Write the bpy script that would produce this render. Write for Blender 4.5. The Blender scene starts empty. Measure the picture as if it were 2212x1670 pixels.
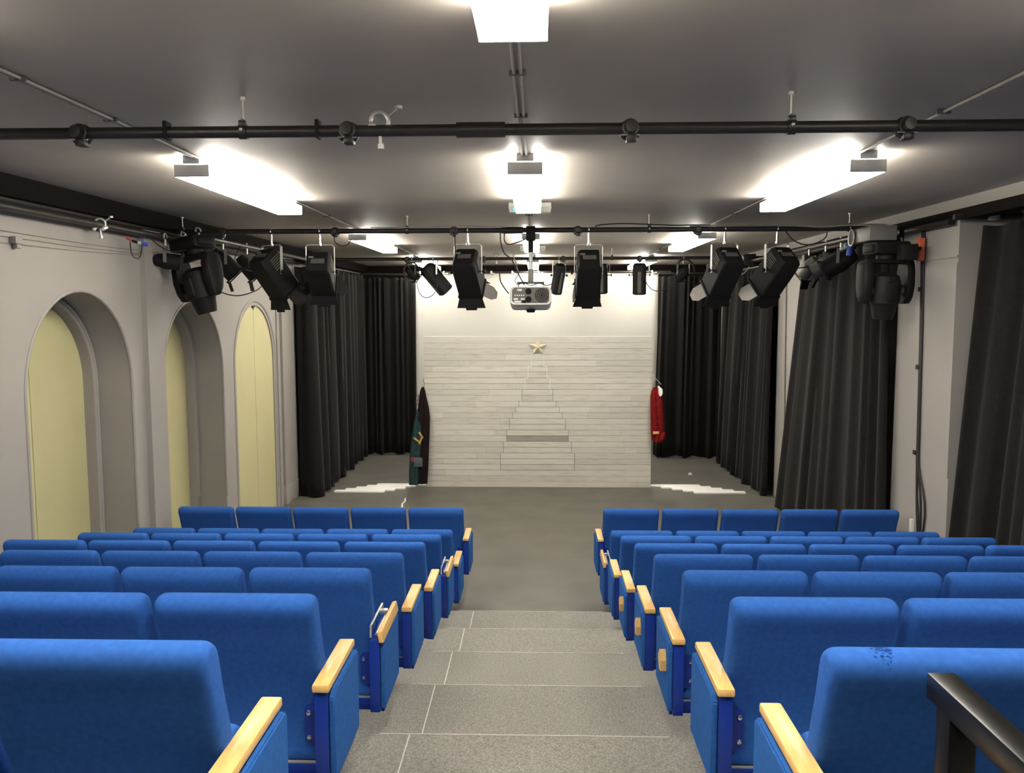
import bpy, bmesh, math, random
from mathutils import Vector, Matrix
C = bpy.context.scene.collection
S = bpy.context.scene
PI = math.pi
V = Vector

# ------------------------------------------------------------------ camera
F_PX, VPX, VPY, ROLL, CAM_H = 1800.0, 1160.0, 668.0, .0025, 2.73
d = V(((VPX-1106)/F_PX, (835-VPY)/F_PX, 1.0)).normalized()      # room axis seen by the camera (right, up, forward)
ax = V((1.0, ROLL, 0.0)); ax = (ax - d*ax.dot(d)).normalized()
az = ax.cross(d)
if az.y < 0: az = -az
right, up, fwd = V((ax.x, d.x, az.x)), V((ax.y, d.y, az.y)), V((ax.z, d.z, az.z))
cam_data = bpy.data.cameras.new('camera')
cam = bpy.data.objects.new('camera', cam_data); C.objects.link(cam)
cam_data.sensor_width = 36.0; cam_data.lens = 36.0*F_PX/2212.0; cam_data.clip_start = .02
m = Matrix.Identity(4)
for i in range(3):
    m[i][0], m[i][1], m[i][2] = right[i], up[i], -fwd[i]
m[2][3] = CAM_H
cam.matrix_world = m
S.camera = cam
# ------------------------------------------------------------------ world, exposure
w = bpy.data.worlds.new('world'); S.world = w; w.use_nodes = True
w.node_tree.nodes['Background'].inputs[0].default_value = (.8, .85, 1, 1)
w.node_tree.nodes['Background'].inputs[1].default_value = .02
S.view_settings.view_transform = 'Standard'; S.view_settings.look = 'None'
S.view_settings.gamma = 1; S.view_settings.exposure = 0.0
LAMP_STRENGTH = 42.0

# ------------------------------------------------------------------ materials
def mat(name, col, rough=.6, metal=0, var=.0, scale=20, bump=0, bscale=200, spec=.5, emit=None, sheen=0, col2=None, detail=3, stretch=None):
    m = bpy.data.materials.new(name); m.use_nodes = True
    nt = m.node_tree; b = nt.nodes['Principled BSDF']
    b.inputs['Base Color'].default_value = (*col, 1); b.inputs['Roughness'].default_value = rough
    b.inputs['Metallic'].default_value = metal; b.inputs['Specular IOR Level'].default_value = spec
    if sheen: b.inputs['Sheen Weight'].default_value = sheen; b.inputs['Sheen Roughness'].default_value = .5
    if emit: b.inputs['Emission Color'].default_value = (*emit[:3], 1); b.inputs['Emission Strength'].default_value = emit[3]
    tc = nt.nodes.new('ShaderNodeTexCoord')
    src = tc.outputs['Object']
    if stretch:
        mp = nt.nodes.new('ShaderNodeMapping'); mp.inputs['Scale'].default_value = stretch
        nt.links.new(src, mp.inputs['Vector']); src = mp.outputs['Vector']
    if var or col2:
        n = nt.nodes.new('ShaderNodeTexNoise'); n.inputs['Scale'].default_value = scale; n.inputs['Detail'].default_value = detail
        nt.links.new(src, n.inputs['Vector'])
        r = nt.nodes.new('ShaderNodeValToRGB'); r.color_ramp.elements[0].position = .3; r.color_ramp.elements[1].position = .7
        c2 = col2 or tuple(min(1, c*(1+var)) for c in col)
        c1 = col if col2 else tuple(c*(1-var) for c in col)
        r.color_ramp.elements[0].color = (*c1, 1); r.color_ramp.elements[1].color = (*c2, 1)
        nt.links.new(n.outputs['Fac'], r.inputs['Fac']); nt.links.new(r.outputs['Color'], b.inputs['Base Color'])
    if bump:
        n2 = nt.nodes.new('ShaderNodeTexNoise'); n2.inputs['Scale'].default_value = bscale; n2.inputs['Detail'].default_value = 2
        nt.links.new(src, n2.inputs['Vector'])
        bp = nt.nodes.new('ShaderNodeBump'); bp.inputs['Strength'].default_value = bump; bp.inputs['Distance'].default_value = .01
        nt.links.new(n2.outputs['Fac'], bp.inputs['Height']); nt.links.new(bp.outputs['Normal'], b.inputs['Normal'])
    return m
M = {}
M['fabric'] = mat('blue_wool_fabric', (.027, .102, .355), .95, var=.10, scale=60, bump=.15, bscale=900, spec=.08)
M['panel_fabric'] = mat('blue_panel_fabric', (.028, .115, .36), .95, var=.10, scale=60, bump=.15, bscale=900, spec=.08)
M['blue_metal'] = mat('blue_painted_steel', (.006, .03, .25), .35, var=.08, scale=30)
M['wood'] = mat('beech_wood', (.68, .40, .13), .35, col2=(.76, .49, .18), scale=14, stretch=(8, 1, 8))
M['carpet'] = mat('grey_carpet', (.165, .158, .14), 1, col2=(.33, .318, .288), scale=130, bump=.5, bscale=300, spec=.05, detail=4)
M['stage'] = mat('black_stage_floor', (.088, .083, .070), .5, col2=(.125, .117, .098), scale=2.2, bump=.05, bscale=60, spec=.4, detail=6)
M['ceiling'] = mat('charcoal_ceiling_paint', (.40, .362, .318), .5, var=.06, scale=1.5, bump=.05, bscale=8, spec=.35)
M['wall'] = mat('grey_wall_paint', (.285, .265, .245), .6, var=.03, scale=2, bump=.05, bscale=60, spec=.3)
M['yellow'] = mat('pale_yellow_paint', (.46, .425, .235), .55, var=.03, scale=3, bump=.02, bscale=40, spec=.3)
M['curtain'] = mat('black_drape_cloth', (.0105, .0094, .009), .95, var=.2, scale=30, spec=.1, bump=.1, bscale=400, sheen=.06)
M['cyc'] = mat('white_backcloth', (.56, .545, .495), .9, var=.02, scale=2, spec=.1)
M['black'] = mat('black_powder_coat', (.0065, .0055, .005), .65, var=.15, scale=40, spec=.3)
M['rail'] = mat('black_gloss_steel', (.006, .0055, .005), .28, var=.1, scale=30, spec=.4)
M['pipe'] = mat('dark_pipe_paint', (.022, .018, .015), .4, var=.2, scale=15)
M['dark'] = mat('dark_trunking', (.008, .006, .0055), .9, var=.2, scale=10, spec=.08)
M['chrome'] = mat('bright_steel', (.75, .75, .75), .25, 1, var=.05, scale=40)
M['alu'] = mat('cast_aluminium', (.60, .58, .54), .45, .8, var=.1, scale=40)
M['endcap'] = mat('pale_end_cap', (.80, .79, .74), .5, var=.03, scale=20)
M['greymetal'] = mat('grey_painted_metal', (.25, .24, .21), .5, var=.06, scale=20)
M['flap'] = mat('grey_flap_metal', (.38, .36, .32), .5, var=.08, scale=20)
M['conduit'] = mat('grey_conduit', (.42, .385, .35), .5, 0, var=.1, scale=20)
M['whiteplastic'] = mat('white_plastic', (.66, .64, .58), .4, var=.03, scale=20)
M['clear'] = mat('clear_diffuser', (.6, .6, .55), .2, var=.05, scale=30)
M['darkgrey'] = mat('dark_grey_plastic', (.10, .095, .085), .5, var=.08, scale=30)
M['lamp'] = mat('lit_diffuser', (.9, .9, .85), .5, emit=(1, .955, .86, LAMP_STRENGTH))
M['lamp_side'] = mat('lit_side_diffuser', (.9, .9, .85), .5, emit=(1, .955, .86, LAMP_STRENGTH*.4))
M['lamp_top'] = mat('lit_top_diffuser', (.9, .9, .85), .5, emit=(1, .955, .86, LAMP_STRENGTH*1.6))
M['green'] = mat('green_led', (.05, .6, .3), .4, emit=(.05, 1, .4, 1.5))
M['cable'] = mat('black_cable', (.015, .013, .012), .5, var=.1, scale=40)
M['greycable'] = mat('grey_cable', (.32, .29, .26), .5, var=.1, scale=40)
M['orange'] = mat('orange_plastic', (.55, .12, .05), .5, var=.1, scale=40)
M['bluep'] = mat('blue_connector', (.03, .06, .42), .4, var=.1, scale=40)
M['lblue'] = mat('pale_blue_connector', (.14, .4, .68), .4, var=.1, scale=40)
M['redp'] = mat('red_tape', (.5, .05, .05), .5, var=.1, scale=40)
M['gold'] = mat('pale_gold_star', (.66, .60, .43), .5, 0, var=.08, scale=25)
M['teal'] = mat('teal_cloth', (.020, .045, .046), .9, var=.25, scale=20, spec=.1)
M['brown'] = mat('dark_brown_cloth', (.012, .007, .007), .9, var=.3, scale=15, spec=.1)
M['redcloth'] = mat('red_cloth', (.15, .008, .008), .9, var=.3, scale=14, spec=.1)
M['mustard'] = mat('mustard_cloth', (.40, .25, .06), .8, var=.2, scale=40)
M['magenta'] = mat('crimson_cloth', (.25, .01, .04), .8, var=.2, scale=40)
M['greypatch'] = mat('grey_blue_cloth', (.08, .085, .10), .9, var=.2, scale=40)
M['goldcloth'] = mat('gold_trim', (.62, .33, .12), .4, var=.2, scale=40)
M['gap'] = mat('plank_gap_dark_timber', (.09, .085, .07), .9, var=.1, scale=20)  # dark backing timber that shows between the planks
M['lens'] = mat('lens_glass', (.04, .045, .05), .08, var=.1, scale=10)
M['whitepaint'] = mat('white_painted_board', (.78, .77, .72), .6, var=.03, scale=8)

# whitewashed planks: the tone of each plank comes from a per-plank attribute
pm = bpy.data.materials.new('whitewashed_planks'); pm.use_nodes = True; nt = pm.node_tree; b = nt.nodes['Principled BSDF']
at = nt.nodes.new('ShaderNodeAttribute'); at.attribute_name = 'tone'
tc = nt.nodes.new('ShaderNodeTexCoord'); mp = nt.nodes.new('ShaderNodeMapping'); mp.inputs['Scale'].default_value = (1.2, 1, 14)
n = nt.nodes.new('ShaderNodeTexNoise'); n.inputs['Scale'].default_value = 3; n.inputs['Detail'].default_value = 6
r = nt.nodes.new('ShaderNodeValToRGB'); r.color_ramp.elements[0].position = .28; r.color_ramp.elements[1].position = .5
r.color_ramp.elements[0].color = (.78, .77, .74, 1); r.color_ramp.elements[1].color = (1, 1, 1, 1)
mx = nt.nodes.new('ShaderNodeMix'); mx.data_type = 'RGBA'; mx.blend_type = 'MULTIPLY'; mx.inputs[0].default_value = 1
nt.links.new(tc.outputs['Object'], mp.inputs['Vector']); nt.links.new(mp.outputs['Vector'], n.inputs['Vector'])
nt.links.new(n.outputs['Fac'], r.inputs['Fac']); nt.links.new(r.outputs['Color'], mx.inputs[7]); nt.links.new(at.outputs['Color'], mx.inputs[6])
nt.links.new(mx.outputs[2], b.inputs['Base Color']); b.inputs['Roughness'].default_value = .8
M['planks'] = pm

# blue cloth with a dark worn stain (shape of its own)
sm = M['fabric'].copy(); sm.name = 'blue_fabric_with_stain'; nt = sm.node_tree; b = nt.nodes['Principled BSDF']
prev = b.inputs['Base Color'].links[0].from_socket
tc = nt.nodes.new('ShaderNodeTexCoord'); mp = nt.nodes.new('ShaderNodeMapping'); mp.inputs['Location'].default_value = (.145, -.03, -.845); mp.inputs['Scale'].default_value = (1, .5, 1)
ln = nt.nodes.new('ShaderNodeVectorMath'); ln.operation = 'LENGTH'
n = nt.nodes.new('ShaderNodeTexNoise'); n.inputs['Scale'].default_value = 130; n.inputs['Detail'].default_value = 3
mr = nt.nodes.new('ShaderNodeMapRange'); mr.inputs[1].default_value = .0; mr.inputs[2].default_value = .05; mr.inputs[3].default_value = .55; mr.inputs[4].default_value = 0
ad = nt.nodes.new('ShaderNodeMath'); ad.operation = 'ADD'
gt = nt.nodes.new('ShaderNodeMapRange'); gt.inputs[1].default_value = .80; gt.inputs[2].default_value = .92
mx = nt.nodes.new('ShaderNodeMix'); mx.data_type = 'RGBA'; mx.inputs[7].default_value = (.006, .03, .13, 1)
nt.links.new(tc.outputs['Object'], mp.inputs['Vector']); nt.links.new(mp.outputs['Vector'], ln.inputs[0]); nt.links.new(tc.outputs['Object'], n.inputs['Vector'])
nt.links.new(ln.outputs['Value'], mr.inputs[0]); nt.links.new(mr.outputs[0], ad.inputs[0]); nt.links.new(n.outputs['Fac'], ad.inputs[1])
nt.links.new(ad.outputs[0], gt.inputs[0]); nt.links.new(gt.outputs[0], mx.inputs[0]); nt.links.new(prev, mx.inputs[6])
nt.links.new(mx.outputs[2], b.inputs['Base Color'])
M['fabric_stain'] = sm

# ------------------------------------------------------------------ mesh builder
def smooth_path(pts, n=6, closed=False):
    pts = [V(p) for p in pts]; out = []; N = len(pts)
    rng = range(N if closed else N-1)
    for i in rng:
        g = (lambda k: pts[k % N]) if closed else (lambda k: pts[max(0, min(N-1, k))])
        p0, p1, p2, p3 = g(i-1), g(i), g(i+1), g(i+2)
        for k in range(n):
            t = k/n
            out.append(.5*((2*p1)+(p2-p0)*t+(2*p0-5*p1+4*p2-p3)*t*t+(3*p1-p0-3*p2+p3)*t**3))
    if not closed: out.append(pts[-1])
    return out
class MB:
    def __init__(s): s.bm = bmesh.new(); s.xf = Matrix.Identity(4)
    def box(s, c, size, rot=None, bev=0, seg=2):
        mm = s.xf @ Matrix.Translation(V(c)) @ (rot.to_4x4() if rot else Matrix.Identity(4)) @ Matrix.Diagonal((*size, 1))
        r = bmesh.ops.create_cube(s.bm, size=1, matrix=mm)
        if bev:
            e = list({e for v in r['verts'] for e in v.link_edges})
            bmesh.ops.bevel(s.bm, geom=e, offset=bev, segments=seg, affect='EDGES', profile=.5)
        return s
    def b2(s, x0, x1, y0, y1, z0, z1, bev=0):
        return s.box(((x0+x1)/2, (y0+y1)/2, (z0+z1)/2), (abs(x1-x0), abs(y1-y0), abs(z1-z0)), bev=bev)
    def verts(s, pts): return [s.bm.verts.new(s.xf @ V(p)) for p in pts]
    def loft(s, rings, cap=True, closed=True):
        rs = [s.verts(r) for r in rings]; n = len(rs[0])
        for a, b in zip(rs, rs[1:]):
            for i in range(n if closed else n-1):
                j = (i+1) % n
                try: s.bm.faces.new((a[i], a[j], b[j], b[i]))
                except ValueError: pass
        if cap and closed:
            for r in (rs[0][::-1], rs[-1]):
                try: s.bm.faces.new(r)
                except ValueError: pass
        return s
    def tube(s, pts, r, seg=8, closed=False):
        pts = [V(p) for p in pts]; rings = []; N = len(pts); prev = None
        for i, p in enumerate(pts):
            t = (pts[(i+1) % N]-pts[i-1]) if closed else (pts[min(N-1, i+1)]-pts[max(0, i-1)])
            t.normalize()
            if prev is None:
                u = t.orthogonal().normalized()
            else:
                u = prev - t*prev.dot(t)
                u = u.normalized() if u.length > 1e-6 else t.orthogonal().normalized()
            prev = u; v = t.cross(u)
            rr = r[i] if isinstance(r, (list, tuple)) else r
            rings.append([p+(u*math.cos(2*PI*k/seg)+v*math.sin(2*PI*k/seg))*rr for k in range(seg)])
        if closed: rings.append(rings[0]); return s.loft(rings, cap=False)
        return s.loft(rings)
    def cyl(s, p0, p1, r, seg=16, r2=None):
        p0, p1 = V(p0), V(p1); t = (p1-p0).normalized(); u = t.orthogonal().normalized(); v = t.cross(u); r2 = r if r2 is None else r2
        return s.loft([[p+(u*math.cos(2*PI*k/seg)+v*math.sin(2*PI*k/seg))*q for k in range(seg)] for p, q in ((p0, r), (p1, r2))])
    def lathe(s, prof, o=(0, 0, 0), axis='z', seg=20):
        o = V(o); rings = []
        for r, h in prof:
            ring = []
            for k in range(seg):
                a = 2*PI*k/seg; c, sn = r*math.cos(a), r*math.sin(a)
                ring.append(o+V({'z': (c, sn, h), 'y': (c, h, -sn), 'x': (h, c, sn)}[axis]))
            rings.append(ring)
        return s.loft(rings)
    def sphere(s, c, r, seg=12):
        return s.lathe([(max(1e-4, r*math.sin(PI*k/8)), -r*math.cos(PI*k/8)) for k in range(9)], c, 'z', seg)
    def prism(s, poly, axis, a, b):
        f = {'x': lambda p, h: (h, p[0], p[1]), 'y': lambda p, h: (p[0], h, p[1]), 'z': lambda p, h: (p[0], p[1], h)}[axis]
        return s.loft([[f(p, a) for p in poly], [f(p, b) for p in poly]])
    def grid(s, rows):
        rs = [s.verts(r) for r in rows]
        for a, b in zip(rs, rs[1:]):
            for i in range(len(a)-1): s.bm.faces.new((a[i], a[i+1], b[i+1], b[i]))
        return s
    def build(s, name, m, parent=None, loc=None, flat=False, ang=35):
        bmesh.ops.recalc_face_normals(s.bm, faces=s.bm.faces[:])
        me = bpy.data.meshes.new(name); s.bm.to_mesh(me); s.bm.free()
        me.materials.append(M[m] if isinstance(m, str) else m)
        if not flat:
            me.polygons.foreach_set('use_smooth', [True]*len(me.polygons)); me.set_sharp_from_angle(angle=math.radians(ang))
        o = bpy.data.objects.new(name, me); C.objects.link(o)
        if parent: o.parent = parent
        if loc: o.location = loc
        return o
def tag(o, label, cat, group=None):
    o['label'] = label; o['category'] = cat
    if group: o['group'] = group
    return o
def thing(name, label, cat, loc=(0, 0, 0), rotz=0, group=None):
    o = bpy.data.objects.new(name, None); C.objects.link(o); o.empty_display_size = .1
    o.location = loc; o.rotation_euler = (0, 0, rotz)
    return tag(o, label, cat, group)
def struct(o): o['kind'] = 'structure'; return o
def dup(root, loc, label, rotz=None):
    r = root.copy(); C.objects.link(r); r.location = loc; r['label'] = label
    if rotz is not None: r.rotation_euler = (0, 0, rotz)
    for ch in list(root.children):
        c = ch.copy(); C.objects.link(c); c.parent = r
        for g in list(ch.children):
            q = g.copy(); C.objects.link(q); q.parent = c
    return r
RX = lambda a: Matrix.Rotation(a, 4, 'X')
RY = lambda a: Matrix.Rotation(a, 4, 'Y')
RZ = lambda a: Matrix.Rotation(a, 4, 'Z')
T = lambda *p: Matrix.Translation(V(p))

# ------------------------------------------------------------------ room shell
CEIL = 3.63; XL, XR = -3.56, 3.46; YB, YF = 17.3, -2.6
struct(MB().b2(-4.2, 4.2, 6.8, YB, -.1, 0).build('floor', 'stage'))
struct(MB().b2(-4.2, 4.2, YF-.1, YB+.1, CEIL, CEIL+.1).build('ceiling', 'ceiling'))
struct(MB().b2(-4.2, 4.2, YB, YB+.1, 0, CEIL).build('wall_back', 'dark'))
struct(MB().b2(-4.2, 4.2, YF-.1, YF, 0, CEIL).build('wall_rear', 'dark'))
# left wall with three arched openings (y0, y1, spring height)
ARCH = [(5.675, 7.2, 2.11), (7.83, 9.315, 2.075), (9.735, 11.155, 2.075)]
def arch_pts(y0, y1, zs, inset=0, n=24, z0=0):
    R = (y1-y0)/2-inset; c = (y0+y1)/2
    return [(c-R, z0)] + [(c-R*math.cos(PI*k/n), zs+R*math.sin(PI*k/n)) for k in range(n+1)] + [(c+R, z0)]
lw = MB()
def quadx(x, a, b, c2, d2): lw.bm.faces.new(lw.verts([(x, *a), (x, *b), (x, *c2), (x, *d2)]))
edge = YF
for i, (y0, y1, zs) in enumerate(ARCH):
    quadx(XL, (edge, 0), (y0, 0), (y0, CEIL), (edge, CEIL)); edge = y1
    P = arch_pts(y0, y1, zs)
    for a, b in zip(P[1:-1], P[2:-1]): quadx(XL, a, b, (b[0], CEIL), (a[0], CEIL))
    dep = XL-.31 if i < 2 else XL-.03
    lw.loft([[(XL, *p) for p in P], [(dep, *p) for p in P]], closed=False)
    if i < 2:                                                     # stepped inner rebate
        Q = arch_pts(y0, y1, zs, .07)
        lw.loft([[(dep, *p) for p in P], [(dep, *p) for p in Q]], closed=False)
        lw.loft([[(dep, *p) for p in Q], [(dep-.14, *p) for p in Q]], closed=False)
quadx(XL, (edge, 0), (12.0, 0), (12.0, CEIL), (edge, CEIL))
lw.bm.faces.new(lw.verts([(XL, 12, 0), (-3.9, 12, 0), (-3.9, 12, CEIL), (XL, 12, CEIL)]))
lw.bm.faces.new(lw.verts([(-3.9, 12, 0), (-3.9, YB, 0), (-3.9, YB, CEIL), (-3.9, 12, CEIL)]))
lwo = struct(lw.build('wall_left', 'wall', ang=40))
# plaster mouldings round the arches and shutters inside them
for i, (y0, y1, zs) in enumerate(ARCH):
    mo = MB()
    if i < 2:
        mo.tube([(XL-.005, *p) for p in arch_pts(y0, y1, zs, -.012, z0=.6)], .017, 8)
        mo.tube([(XL-.31, *p) for p in arch_pts(y0, y1, zs, .02, z0=.6)], .016, 8)
        mo.tube([(XL-.31, *p) for p in arch_pts(y0, y1, zs, .055, z0=.6)], .012, 8)
    else:
        mo.tube([(XL-.005, *p) for p in arch_pts(y0, y1, zs, -.06, z0=.3)], .022, 8)
    struct(mo.build('trim_%d' % (i+1), 'wall'))
    sh = bpy.data.objects.new('window_%d' % (i+1), None); C.objects.link(sh); struct(sh)
    xs = XL-.40 if i < 2 else XL-.018
    Q = arch_pts(y0, y1, zs, .06 if i < 2 else -.004)
    gapy = (6.36, 8.57, 10.445)[i]
    zg = zs+math.sqrt(max(0, ((y1-y0)/2-.06)**2-(gapy-(y0+y1)/2)**2))
    for sgn in (-1, 1):
        poly = [p for p in Q if (p[0]-gapy)*sgn > .02]
        a = [(gapy+.004*sgn, 0), (gapy+.004*sgn, zg)]
        poly = poly+[a[1], a[0]] if sgn < 0 else [a[0], a[1]]+poly
        MB().prism(poly, 'x', xs-.025, xs).build('shutter_leaf', 'yellow', sh)
    MB().b2(xs-.05, xs-.03, y0+.05, y1-.05, 0, zs+.1).build('shutter_backing', 'dark', sh)
# pilaster strips with a base line
pl = MB().b2(XL-.01, XL+.05, 7.43, 7.76, 0, 3.45).b2(XL-.01, XL+.058, 7.425, 7.765, 0, .27, bev=.004)
struct(pl.build('trim_4', 'wall'))
pl = MB().b2(XL-.01, XL+.05, 11.4, 12.0, 0, 3.45).b2(XL-.01, XL+.058, 11.39, 12.0, 0, .27, bev=.004).b2(XL-.01, XL+.02, 11.27, 11.38, 0, 2.9)
struct(pl.build('trim_5', 'wall'))
struct(MB().b2(XL-.1, XL+.07, YF, YB, 3.485, CEIL).build('trim_6', 'dark'))
# right wall: window bays between pilasters
XBAY = 3.95
rw = MB().b2(XBAY, XBAY+.2, YF, YB, 0, CEIL)
for a, b in ((YF, 3.6), (7.02, 8.13), (10.98, 12.12), (14.6, YB)): rw.b2(XR, XBAY, a, b, 0, 3.53)
rw.b2(XR+.03, XBAY, YF, YB, 3.53, CEIL)
struct(rw.build('wall_right', 'wall'))
struct(MB().b2(XR-.0, XR+.04, YF, YB, 3.535, CEIL).build('trim_7', 'wall'))
struct(MB().b2(XR-.02, XR+.12, YF, YB, 3.45, 3.535).build('trim_8', 'dark'))
struct(MB().b2(XR-.012, XR, 7.02, 8.13, 3.15, 3.165).b2(XR-.01, XR, 7.02, 7.05, 1.3, 3.1).build('trim_9', 'wall'))

# ------------------------------------------------------------------ stepped seating platforms
RISE, NOSE, TREAD = .19, 6.83, .8715
for k in range(1, 8):
    yf = NOSE-TREAD*(k-1); yb = yf-TREAD if k < 7 else YF
    st = struct(MB().b2(-4.1, 4.1, yb-.02, yf, (k-1)*RISE-.05, k*RISE).build('seating_step', 'carpet'))
    MB().b2(-.66, .55, yf-.003, yf+.003, k*RISE-.004, k*RISE+.002).build('step_nosing', 'conduit', st)
    MB().b2(-.5375, -.5325, yb+.004, yf-.006, k*RISE-.002, k*RISE+.0015).build('joint_strip', 'alu', st)

# ------------------------------------------------------------------ theatre seats
def inset_poly(P, dd):
    n = len(P); out = []
    for i in range(n):
        a, b = P[i-1], P[(i+1) % n]
        t = (b-a).normalized(); out.append(P[i]+V((-t.y, t.x))*dd)
    return out
def cushion(prof, hw, rad, dep, name, m, parent, steps=5, n=4):
    """closed side profile (depth, height) swept across the width with rounded ends"""
    P = [V((p.x, p.y)) for p in smooth_path([(a, b, 0) for a, b in prof], n, True)]
    if sum(P[i-1].x*P[i].y-P[i].x*P[i-1].y for i in range(len(P))) < 0: P.reverse()
    rings = []
    for s in (-1, 1):
        ring = []
        for k in range(steps+1):
            a = PI/2*k/steps
            ring.append([(s*(hw-rad+rad*math.cos(a)), q.x, q.y) for q in inset_poly(P, dep*(1-math.sin(a)))])
        rings += ring if s < 0 else ring[::-1]
    return MB().loft(rings).build(name, m, parent, ang=50)
BACK = [(.118, .256), (.126, .33), (.122, .42), (.102, .52), (.070, .62), (.032, .73), (.008, .79), (.002, .822), (.012, .846), (.036, .857), (.066, .854),
        (.090, .836), (.104, .80), (.122, .73), (.152, .64), (.188, .54), (.212, .45), (.216, .36), (.205, .29), (.180, .258)]
SEAT = [(.195, .345), (.205, .42), (.185, .50), (.183, .545), (.205, .566), (.245, .566), (.276, .545), (.294, .50), (.312, .42), (.306, .355), (.27, .335), (.23, .335)]
def make_seat(side=0, kind='plain', label='', stain=False):
    """side: 0 no end frame, +1 end frame on +x, -1 end frame on -x"""
    t = thing('theatre_seat', label, 'seat', group='rows of blue theatre seats')
    cushion(BACK, .26, .030, .021, 'backrest', 'fabric_stain' if stain else 'fabric', t)
    cushion(SEAT, .245, .03, .024, 'seat_cushion', 'fabric', t)
    ra = MB().b2(-.278, .278, .100, .215, .195, .248, bev=.004).build('base_rail', 'blue_metal', t)
    MB().b2(-.272, .272, .106, .20, .2475, .2505).build('rail_cover', 'greymetal', ra)
    f = MB().b2(-.03, .03, .125, .185, .01, .198, bev=.003).b2(-.06, .06, .08, .23, 0, .012, bev=.003)
    f.build('foot', 'blue_metal', t)
    if side:
        s = side; x0, x1 = s*.264, s*.304
        fr = MB().b2(x0, x1, .0, .375, .235, .556, bev=.004).b2(x0-s*.004, x1, -.004, .03, .235, .553, bev=.003).b2(x0, x1, .09, .375, .195, .24)
        fr.build('end_frame', 'blue_metal', t)
        pn = MB(); P = [(.012, .245), (.368, .245), (.368, .535), (.355, .545), (.035, .545), (.012, .52)]
        pn.prism(P, 'x', x1-s*.002, x1+s*.020)
        e = list(pn.bm.edges); bmesh.ops.bevel(pn.bm, geom=e, offset=.005, segments=2, affect='EDGES')
        pn.build('end_panel', 'panel_fabric', t)
        br = MB(); P = [(s*.266, .312), (s*.266, .462), (s*.207, .457), (s*.199, .449), (s*.199, .339), (s*.208, .327), (s*.218, .312)]
        br.prism(P, 'y', .098, .107)
        bro = br.build('bracket', 'blue_metal', t)
        for zz in (.430, .344): MB().lathe([(.001, -.006), (.007, -.005), (.009, 0)], (s*.213, .098, zz), 'y', 10).build('bolt', 'chrome', bro)
        arm = MB(); L = .385
        if kind == 'tablet':
            arm.xf = T(s*.312, 0, .576) @ RY(s*math.radians(80))
            arm.box((0, -.02+L/2, 0), (.050, L, .022), bev=.005)
            arm.build('armrest', 'wood', t)
            h = MB().tube([(s*.262, .02, .56), (s*.262, .03, .61), (s*.262, .30, .61), (s*.262, .31, .56)], .005, 8)
            h.tube([(s*.285, .03, .572), (s*.285, .30, .572)], .006, 8).box((s*.275, .27, .585), (.035, .03, .02), bev=.003)
            h.build('hinge', 'alu', t)['label'] = 'chrome tablet hinge'
        else:
            arm.box((s*.2855, -.02+L/2, .568), (.056, L, .027), bev=.006); arm.build('armrest', 'wood', t)
        if kind == 'wedge':
            wd = MB(); P = [(.19, .28), (.235, .28), (.285, .33), (.285, .365), (.24, .365), (.19, .31)]
            wd.prism([(.062, .405), (.10, .40), (.128, .435), (.128, .462), (.092, .492), (.062, .45)], 'x', x1+s*.02, x1+s*.046)
            wd.build('wedge_block', 'wood', t)
    return t
ROWY = [7.69, 6.905, 6.055, 5.183, 4.312, 3.44, 2.569, 1.715]
ROWZ = [0, 0] + [RISE*k for k in range(1, 7)]
RN = ['front', 'second', 'third', 'fourth', 'fifth', 'sixth', 'seventh', 'rearmost']
POSN = ['', 'second from the aisle', 'third from the aisle', 'fourth from the aisle', 'last before the wall']
protos = {}
first = {}
KIND = {(-1, 2): 'tablet', (-1, 5): 'tablet', (1, 1): 'tablet', (1, 3): 'wedge', (1, 4): 'wedge', (1, 5): 'wedge'}
for sd, bn in ((-1, 'left'), (1, 'right')):
    for r in range(8):
        for p in range(5):
            x = ((-.957-.551*p) if r == 0 else (-.98-.559*p)) if sd < 0 else (.885+.556*p)
            loc = (x, ROWY[r]+random.Random(r*17+p+sd).uniform(-.004, .004), ROWZ[r])
            kind = KIND.get((sd, r), 'arm') if p == 0 else 'plain'
            if p == 0:
                what = {'arm': 'blue aisle seat with flat wooden armrest', 'tablet': 'blue aisle seat with tipped wooden arm and chrome hinge',
                        'wedge': 'blue aisle seat with wooden wedge on its side panel'}[kind]
                if r == 7 and sd > 0: what = 'blue aisle seat with a dark stain on top'
                lab = '%s, %s row, %s block' % (what, RN[r], bn)
            else:
                lab = 'blue fabric theatre seat, %s in the %s row, %s block' % (POSN[p], RN[r], bn)
            key = (kind, -sd if p == 0 else 0, r == 7 and sd > 0 and p == 0)
            if key not in protos:
                protos[key] = make_seat(key[1], kind, lab, key[2]); protos[key].location = loc
            else: dup(protos[key], loc, lab)
seatA = [o for o in C.objects if o.name.startswith('theatre_seat') and o.get('label', '').startswith('blue fabric theatre seat, second from the aisle in the front row, right')][0]
MB().box((-.280, .17, .53), (.05, .33, .026), bev=.006).build('armrest', 'wood', seatA)
MB().b2(-.292, -.268, .02, .33, .24, .515, bev=.004).build('side_frame', 'blue_metal', seatA)

# ------------------------------------------------------------------ guard rail, bottom right
g = thing('guard_rail', 'black square tube guard rail at the bottom right behind the rearmost seats', 'railing', (.757, 1.5, 1.33))
MB().b2(-.026, .026, -1.9, .03, .672, .72, bev=.003).build('top_rail', 'rail', g)
for yy in (-.035, -1.2): MB().b2(-.025, .025, yy-.025, yy+.025, 0, .673, bev=.003).build('post', 'rail', g)
MB().b2(-.02, .02, -1.9, -.06, .32, .36, bev=.003).build('middle_rail', 'rail', g)

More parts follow.
